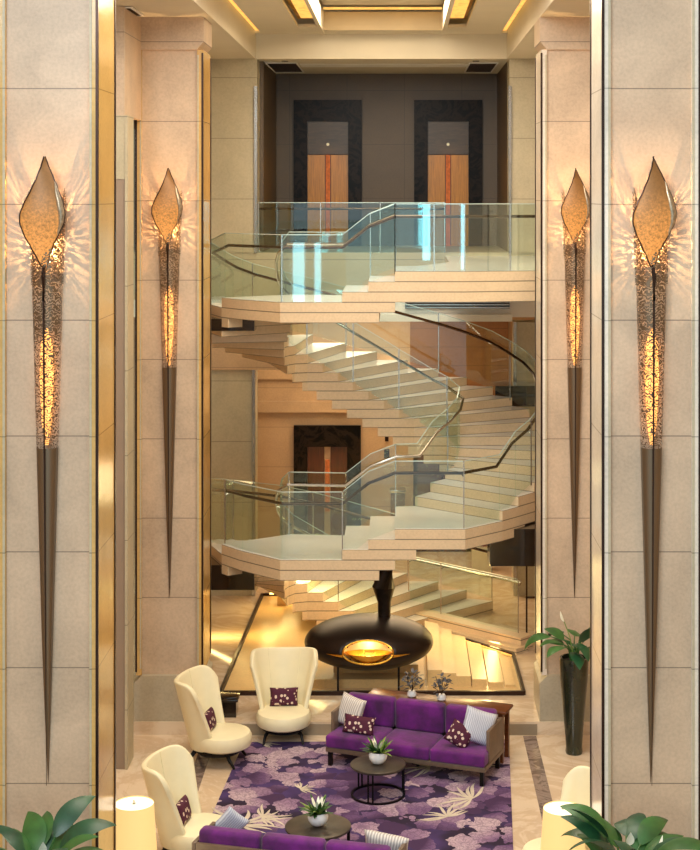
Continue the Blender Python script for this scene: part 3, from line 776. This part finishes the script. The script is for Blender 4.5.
# ================================================================== RUG
def G(px, py, z=0): s = (py-193)/(CH-z); return ((px-400)/s, 1590/s)
tl = G(244, 743); tr = G(509, 741)
u = Vector((tr[0]-tl[0], tr[1]-tl[1])).normalized(); dn = Vector((u.y, -u.x)); dn = Vector((-.055, -1)).normalized()
L = 7.2
ax = Vector(tl); bx_ = Vector(tr)
pl = [tuple(ax), tuple(bx_), tuple(bx_+dn*L), tuple(ax+dn*L)]
b = B(); b.prism(pl, 0.0, .014)
b.mi = 1
RZ = [.0145]
def rugleafs(cx, cy, rot, sc):
    for k in range(9):
        RZ[0] += .00012; a = rot+(k-4)*.42+random.uniform(-.1, .1); l = sc*random.uniform(.35, .68); wd = .026*sc
        pts = []
        for i in range(9):
            t = i/8; bend = .22*math.sin(t*2+k); x = l*t; y = bend*l*t*t
            pts.append((x, y, wd*math.sin(PI*min(1, t*.96+.03))+.002))
        vs = []
        for x, y, h in pts:
            for s in (1, -1):
                X = x; Y = y+s*h
                vs.append((cx+X*math.cos(a)-Y*math.sin(a), cy+X*math.sin(a)+Y*math.cos(a), RZ[0]))
        b.faces(vs, [(2*i, 2*i+1, 2*i+3, 2*i+2) for i in range(8)])
for px, py, r_, s_ in ((240, 826, .9, 1.15), (262, 818, .2, .7), (472, 800, 2.6, .95), (448, 818, 2.0, .8), (430, 768, 2.8, .8), (300, 790, .5, .5), (475, 768, 1.4, .6), (262, 745, .5, .45)):
    q = G(px, py); rugleafs(q[0], q[1], r_, s_)
rug = obj('floral_rug', b, ['rug', 'rugleaf']); tag(rug, 'large purple and mauve floral rug with ivory lily sprays under the seating', 'rug')

# ================================================================== SOFAS
def pillow(name, w_, h_, t_, m, loc, rot, label, cat='cushion', group=None):
    b = B()
    for s in (1, -1):
        def P(u, v, s=s):
            x = 2*u-1; y = 2*v-1
            pin = 1-.10*(1-(x*x)) if False else 1
            e = ((1-x**4)*(1-y**4))**.45
            cx_ = x*w_/2*(1-.07*(1-y*y)); cy_ = y*h_/2*(1-.07*(1-x*x))
            return (cx_, s*t_/2*e, cy_)
        b.grid(P, 14, 14)
    o = obj(name, b, m, merge=True, sharp=False); tag(o, label, cat, group); o.location = loc; o.rotation_euler = rot
    return o
def sofa(loc, rz, label):
    t = thing('sofa', label, 'sofa', loc, rz); L_ = 2.42; D = .86
    # local: x along length, -y = front
    b = B(); b.rbox(-L_/2, L_/2, -D/2, D/2, .2, .27, .012, 2); obj('base_frame', b, 'sofawood', t)
    for sx in (-1, 1):
        b = B(); a = sorted((sx*L_/2, sx*(L_/2-.05))); b.rbox(a[0], a[1], -D/2+.2, D/2, .27, .72, .01, 2)
        obj('arm', b, 'sofawood', t)
        for y in (-D/2+.04, D/2-.08):
            b = B(); x = sx*(L_/2-.06); b.box(x-.028, x+.028, y-.02, y+.04, 0, .2); obj('leg', b, 'blackmetal', t)
    b = B(); b.rbox(-L_/2+.05, L_/2-.05, D/2-.05, D/2, .27, .72, .01, 2); obj('back_panel', b, 'sofawood', t)
    w_ = (L_-.1)/3
    for i in range(3):
        x0 = -L_/2+.05+i*w_
        ex0 = .05 if i == 0 else 0; ex1 = .05 if i == 2 else 0
        xa, xb, ya, ym, yb = x0+.004, x0+w_-.004, -D/2-.03, -D/2+.195, D/2-.22
        pl_ = [(xa-ex0, ya), (xb+ex1, ya)]+([(xb+ex1, ym), (xb, ym)] if ex1 else [])+[(xb, yb), (xa, yb)]+([(xa, ym), (xa-ex0, ym)] if ex0 else [])
        t_ = bmesh.new(); vs_ = [[t_.verts.new((px_, py_, zz)) for px_, py_ in pl_] for zz in (.27, .45)]; nn_ = len(pl_)
        t_.faces.new(vs_[0][::-1]); t_.faces.new(vs_[1])
        for q_ in range(nn_): t_.faces.new((vs_[0][q_], vs_[0][(q_+1) % nn_], vs_[1][(q_+1) % nn_], vs_[1][q_]))
        bmesh.ops.bevel(t_, geom=t_.edges[:], offset=.04, segments=4, profile=.5, affect='EDGES')
        b = B(); b.absorb(t_, True)
        obj('seat_cushion', b, 'velvet', t)
        b = B(); b.rbox(x0+.008, x0+w_-.008, D/2-.24, D/2-.05, .43, .86, .055, 4); obj('back_cushion', b, 'velvet', t)
    return t
FL = Vector(G(326, 766)); FR = Vector(G(486, 788)); ang = math.atan2(FR.y-FL.y, FR.x-FL.x)
def sofapt(c, rz, x, y): return (c[0]+x*math.cos(rz)-y*math.sin(rz), c[1]+x*math.sin(rz)+y*math.cos(rz))
mid = (FL+FR)/2; sc1 = (mid.x-math.sin(ang)*.40, mid.y+math.cos(ang)*.40)
sofa((sc1[0], sc1[1], .014), ang, 'purple velvet three-seat sofa facing the camera, in front of the walnut console')
a2 = math.radians(-15); sc2 = (-1.15, 18.62)
sofa((sc2[0], sc2[1], .014), a2+PI, 'purple velvet sofa seen from behind, at the bottom edge of the picture')
def onsofa(x, y, z, rx, ry, rzz, *args, **k):
    p = sofapt(sc1, ang, x, y); return pillow(args[0], args[1], args[2], args[3], args[4], (p[0], p[1], z), (rx, ry, ang+rzz), args[5])
onsofa(-.98, -.02, .70, -.30, .12, -.35, 'cushion', .46, .46, .16, 'stripe', 'grey striped square cushion at the left end of the facing sofa')
onsofa(-.78, -.20, .585, -.35, .05, .05, 'cushion', .48, .26, .13, 'dots', 'small plum spotted cushion at the left end of the facing sofa')
onsofa(.98, -.02, .71, -.30, .35, .5, 'cushion', .48, .48, .16, 'stripeb', 'pale blue-grey square cushion at the right end of the facing sofa')
onsofa(.76, -.2, .62, -.35, .55, .25, 'cushion', .36, .32, .13, 'dots', 'plum and white spotted cushion at the right end of the facing sofa')
p = sofapt(sc2, a2, .95, .28); pillow('cushion', .55, .4, .16, 'stripe', (p[0], p[1], .62), (.3, .1, a2), 'striped woven cushion at the right end of the sofa seen from behind')
p = sofapt(sc2, a2, -1.0, .30); pillow('cushion', .34, .34, .12, 'stripeb', (p[0], p[1], .70), (.3, .7, a2+.6), 'white cushion whose corner rises over the left end of the near sofa')

# console behind the facing sofa
cp = sofapt(sc1, ang, .12, .72)
t = thing('console_table', 'walnut console table standing behind the purple facing sofa', 'table', (cp[0], cp[1], 0.014), ang)
b = B(); b.rbox(-1.1, 1.1, -.2, .2, .72, .76, .008, 2); obj('top', b, 'walnut', t)
b = B(); b.box(-1.0, 1.0, -.15, .15, .6, .72); obj('apron', b, 'walnut', t)
for sx in (-1, 1):
    for sy in (-1, 1):
        b = B(); b.box(sx*1.02-.03, sx*1.02+.03, sy*.14-.03, sy*.14+.03, 0, .72); obj('leg', b, 'walnut', t)
def blade(b, base, az, el0, length, wd, droop, n=9, fold=.25, mi=0, twist=0):
    """curved leaf blade"""
    b.mi = mi
    p = Vector(base); el = el0; pts = []; st = length/n
    for i in range(n+1):
        d = Vector((math.cos(az)*math.cos(el), math.sin(az)*math.cos(el), math.sin(el)))
        pts.append((p.copy(), d)); p = p+d*st; el -= droop/n
    side0 = Vector((-math.sin(az), math.cos(az), 0))
    vs = []
    for i, (q, d) in enumerate(pts):
        t = i/n; h = wd*(math.sin(PI*min(1, (t*.97+.02)**.8)))**.9*.5+.001
        up = d.cross(side0)*-1; sd = (side0*math.cos(twist)+up*math.sin(twist))
        u2 = d.cross(sd)*-1
        vs += [q+sd*h+u2*h*fold, q, q-sd*h+u2*h*fold]
    fs = []
    for i in range(n): fs += [(3*i, 3*i+1, 3*i+4, 3*i+3), (3*i+1, 3*i+2, 3*i+5, 3*i+4)]
    b.faces([tuple(v) for v in vs], fs, True)
for k, (xx, lb) in enumerate(((-.42, 'grey-leaved sprig in a white vase on the console, left one'), (.05, 'grey-leaved sprig in a white vase on the console, right one'))):
    q = sofapt(cp, ang, xx, 0)
    t = thing('potted_sprig', lb, 'plant', (q[0], q[1], .774), 0, 'grey sprigs on the console')
    b = B(); b.lathe([(.05, 0), (.07, .02), (.07, .06), (.05, .09)], n=16); obj('vase', b, 'white', t)
    b = B()
    for s in range(5):
        a = s*1.3; tip = (.1*math.cos(a), .1*math.sin(a), .3+.04*math.sin(s)); b.tube([(0, 0, .07), (tip[0]*.5, tip[1]*.5, .2), tip], .005, 5)
    obj('stem', b, 'bronze', t)
    b = B()
    for s in range(46):
        a = random.uniform(0, 6.28); r_ = random.uniform(.02, .13); z_ = random.uniform(.12, .36)
        blade(b, (r_*math.cos(a), r_*math.sin(a), z_), a+random.uniform(-.7, .7), random.uniform(-.3, 1), .09, .05, .6, 4)
    obj('foliage', b, 'greyleaf', t, sharp=False)

# ================================================================== WING CHAIRS
def wing_chair(loc, rz, label):
    t = thing('wing_chair', label, 'chair', loc, rz, 'cream wing chairs around the rug')
    # local: front = -y
    b = B()
    def sh(u, v):
        s = 2*u-1; a = s*math.radians(118)
        z = .22+v*(1.02-.03*math.cos(s*PI))
        fl = .29+.17*v**1.2                      # half width
        dp = .26+.04*v                           # depth of wings
        x = fl*math.sin(a)/1.0 if abs(a) < PI/2 else math.copysign(fl, a)*(1+.0*v)
        yy = dp*math.cos(a) if abs(a) < PI/2 else -abs(abs(a)-PI/2)*(.42-.10*v)
        x *= (1+.12*v*(abs(s)**3))
        y = yy*.95-.05+.20*v                     # recline
        # wing edges sweep down: shorten height at front edge
        z -= (abs(s)**7)*.22*v
        return (x, y, z)
    b.grid(sh, 30, 16); o = obj('winged_back', b, 'cream', t, sharp=False)
    md = o.modifiers.new('thick', 'SOLIDIFY'); md.thickness = .07; md.offset = 0
    md = o.modifiers.new('bev', 'BEVEL'); md.width = .035; md.segments = 3; md.limit_method = 'ANGLE'; md.angle_limit = math.radians(50)
    b = B(); b.lathe([(.001, .22), (.35, .22), (.40, .25), (.415, .30), (.415, .38), (.39, .43), (.32, .45), (.001, .455)], (0, -.24, 0), 40, 1, 1.02, cap=False)
    obj('seat', b, 'cream', t)
    b = B(); b.lathe([(.001, .15), (.32, .15), (.35, .18), (.35, .225), (.001, .225)], (0, -.18, 0), 32, cap=False); obj('base_ring', b, 'blackmetal', t)
    for sx in (-1, 1):
        for sy, yy in ((-1, -.38), (1, .14)):
            b = B(); b.tube([(sx*.2, yy+.02*sy*-1, .19), (sx*.27, yy+.03*sy, .12), (sx*.30, yy+.12*sy, 0)], [.035, .026, .018], 8); obj('leg', b, 'blackmetal', t)
    # centre seam piping
    b = B()
    for uu in (.36, .64):
        b.tube([Vector(sh(uu, v/12))+Vector((0, -.045, 0)) for v in range(2, 13)], .006, 5)
    obj('piping', b, 'cream', t)
    return t
def chair_at(px, py, rz, label, z=.014, lab2=None, cm='dots'):
    x, y = G(px, py, z); wing_chair((x, y, z), rz, label)
    cxl, cyl = -.0, .0
    q = (x+math.sin(rz)*.03, y-math.cos(rz)*.03)
    if lab2: pillow('cushion', .44, .28, .13, cm, (q[0], q[1], z+.58), (-.25, 0, rz), lab2)
chair_at(284, 734, math.radians(3), 'cream wing chair facing the camera in front of the hearth, plum cushion on it', lab2='plum spotted cushion on the wing chair facing the camera')
chair_at(207, 760, math.radians(80), 'cream wing chair turned right, beside the far left column', lab2='plum spotted cushion on the wing chair by the far left column')
chair_at(180, 858, math.radians(80), 'cream wing chair next to the glowing lamp at lower left', lab2='plum spotted cushion on the wing chair by the lower left lamp')
chair_at(576, 884, math.radians(-80), 'cream wing chair mostly hidden behind the lamp and column at lower right')

# black side table by far left column
x, y = G(226, 722, .0)
t = thing('side_table', 'low black block table behind the wing chair by the far left column', 'table', (-2.72, 24.72, 0.2), 0)
b = B(); b.rbox(-.22, .22, -.2, .2, .24, .28, .01, 2); obj('top', b, 'dark', t)
b = B(); b.box(-.19, .19, -.17, .17, 0, .24); obj('body', b, 'dark', t)

# ================================================================== COFFEE TABLES
def coffee(px, py, r_, label, plab):
    x, y = G(px, py, .44); t = thing('coffee_table', label, 'table', (x, y, .014), 0, 'round coffee tables on the rug')
    b = B(); b.lathe([(.001, .40), (r_, .40), (r_+.005, .41), (r_+.005, .43), (r_-.005, .435), (.001, .432)], n=48, cap=False); obj('top', b, 'tabletop', t)
    b = B(); b.lathe([(r_-.03, 0), (r_, 0), (r_, .025), (r_-.03, .025), (r_-.03, 0)], n=48, cap=False); obj('foot_ring', b, 'blackmetal', t)
    for k in range(3):
        a = .25+k*2*PI/3
        b = B()
        for da in (-.09, .09):
            xx, yy = (r_-.015)*math.cos(a+da), (r_-.015)*math.sin(a+da); b.box(xx-.012, xx+.012, yy-.012, yy+.012, .02, .40)
        obj('leg', b, 'blackmetal', t)
    q = thing('potted_plant', plab, 'plant', (x, y+.0, .449), 0, 'small plants on the coffee tables')
    b = B(); b.lathe([(.04, 0), (.09, .02), (.125, .075), (.13, .12), (.11, .165), (.10, .165), (.10, .15)], n=28, cap=False); obj('bowl', b, 'white', q)
    b = B(); b.lathe([(.102, .15), (.001, .155)], n=20, cap=False); obj('soil', b, 'soil', q)
    b = B()
    for s in range(44):
        a = random.uniform(0, 6.28); blade(b, (.05*math.cos(a), .05*math.sin(a), .15), a, random.uniform(.35, 1.45), random.uniform(.12, .24), .05, random.uniform(.2, 1.1), 6, mi=random.choice((0, 0, 1)))
    obj('foliage', b, ['leaf', 'leafy'], q, sharp=False)
    b = B()
    for s in range(9):
        a = random.uniform(0, 6.28); blade(b, (.04*math.cos(a), .04*math.sin(a), .22), a, 1.2, .12, .04, .2, 4)
    obj('petal', b, 'petal', q, sharp=False)
coffee(378, 764, .375, 'round bronze-topped coffee table right in front of the facing sofa', 'small leafy plant in white bowl on the table nearest the facing sofa')
coffee(318, 826, .405, 'round bronze-topped coffee table nearer the bottom, behind the near sofa', 'small leafy plant in white bowl on the lower coffee table')

# ================================================================== LAMPS + SIDE TABLES
def lamp(px, pyt, d, label, tl_):
    s = 1590/d; x = (px-400)/s; zt = CH-(pyt-193)/s
    h = .62; zb = zt-h
    t = thing('table_lamp', label, 'lamp', (x, d, .55))
    o_ = .55
    b = B(); b.lathe([(.265, zb-o_), (.225, zt-o_)], n=36, cap=False); obj('lamp_shade', b, 'shade', t)
    b = B(); b.lathe([(.224, zt-o_-.012), (.02, zt-o_-.012)], n=36, cap=False); obj('diffuser', b, 'shadetop', t)
    b = B(); b.lathe([(.11, 0), (.11, .02), (.02, .04), (.02, zt-o_)], n=20); obj('base', b, 'chrome', t)
    b = B(); b.lathe([(.012, zt-o_), (.012, zt-o_+.03), (.001, zt-o_+.035)], n=10); obj('finial', b, 'chrome', t)
    point('lamp_bulb', (x, d, zb-.05), 14, (1, .78, .45), .08)
    t = thing('side_table', tl_, 'table', (x, d, .0)); b = B(); b.rbox(-.3, .3, -.3, .3, .5, .55, .01, 2); obj('top', b, 'dark', t)
    for sx in (-.26, .26):
        for sy in (-.26, .26):
            b = B(); b.box(sx-.02, sx+.02, sy-.02, sy+.02, 0, .5); obj('leg', b, 'blackmetal', t)
lamp(134, 803, 18.2, 'glowing cream drum lamp at the lower left beside a wing chair', 'dark side table under the lower left lamp')
lamp(563, 808, 18.2, 'glowing cream drum lamp at the lower right in front of a column', 'dark side table under the lower right lamp')

# ================================================================== VASES WITH PEACE LILIES
def lily(x, y, leaves, label, vlab, spathes=(), seed=1, hv=1.42, zo=0):
    if y < 20: hv = 1.58
    rnd = random.Random(seed)
    t = thing('tall_vase', vlab, 'vase', (x, y, zo), 0)
    b = B(); b.lathe([(.12, 0), (.13, .03), (.12, .1), (.135, .3), (.17, .7), (.205, 1.1), (.215, hv-.06), (.21, hv), (.18, hv), (.18, hv-.06), (.001, hv-.06)], n=36, cap=False); obj('body', b, 'vase', t)
    q = thing('peace_lily', label, 'plant', (x, y, zo+hv-.055), 0)
    b = B(); b.lathe([(.175, 0), (.0, .01)], n=20, cap=False); obj('soil', b, 'soil', q)
    for az, el, stem, ln, wd, dr, m in leaves:
        st = B(); d = Vector((math.cos(az)*math.cos(el), math.sin(az)*math.cos(el), math.sin(el)))
        p0 = Vector((.05*math.cos(az), .05*math.sin(az), 0)); p1 = p0+Vector((0, 0, stem*.5))+d*stem*.1; p2 = p0+Vector((0, 0, stem*.45))+d*stem*.6
        st.tube([p0, p1, p2], [.012, .010, .007], 6); so2 = obj('stem', st, 'leaf', q)
        b = B(); blade(b, p2, az, el, ln, wd, dr, 12, .22, twist=rnd.uniform(-.5, .5)); obj('leaf', b, m, q, sharp=False)
    for az, hgt, out in spathes:
        b = B(); p2 = Vector((out*math.cos(az), out*math.sin(az), hgt)); b.tube([(0, 0, 0), (out*.4*math.cos(az), out*.4*math.sin(az), hgt*.6), p2], .007, 6); fo = obj('flower_stem', b, 'leafy', q)
        b = B(); blade(b, p2, az, 1.3, .16, .08, .3, 8, .5); obj('spathe', b, 'petal', fo, sharp=False)
def rl(n, seed, ln=(.34, .5)):
    r_ = random.Random(seed); out = []
    for i in range(n):
        az = i*2.4+r_.uniform(-.3, .3); e = r_.uniform(.15, 1.15)
        out.append((az, e, r_.uniform(.25, .55), r_.uniform(*ln), r_.uniform(.2, .26), r_.uniform(1.0, 1.9), r_.choice(('leaf', 'leafd'))))
    return out
x, y = G(574, 753)
lily(x, y, rl(17, 5, (.36, .52)), 'peace lily with broad dark leaves on the tall vase by the far right column', 'tall dark green vase by the far right column', [(2.6, .56, .16)], 5)
lily(-3.5, 15.4, rl(26, 8, (.46, .66)), 'peace lily with broad leaves at the bottom left corner', 'tall vase standing before the near left column', [(-1.2, .45, .22)], 8)
lily(2.2, 15.4, rl(26, 12, (.46, .66)), 'peace lily with broad leaves before the near right column', 'tall vase standing before the near right column', [(-1.5, .5, .1), (.2, .38, .3)], 12)
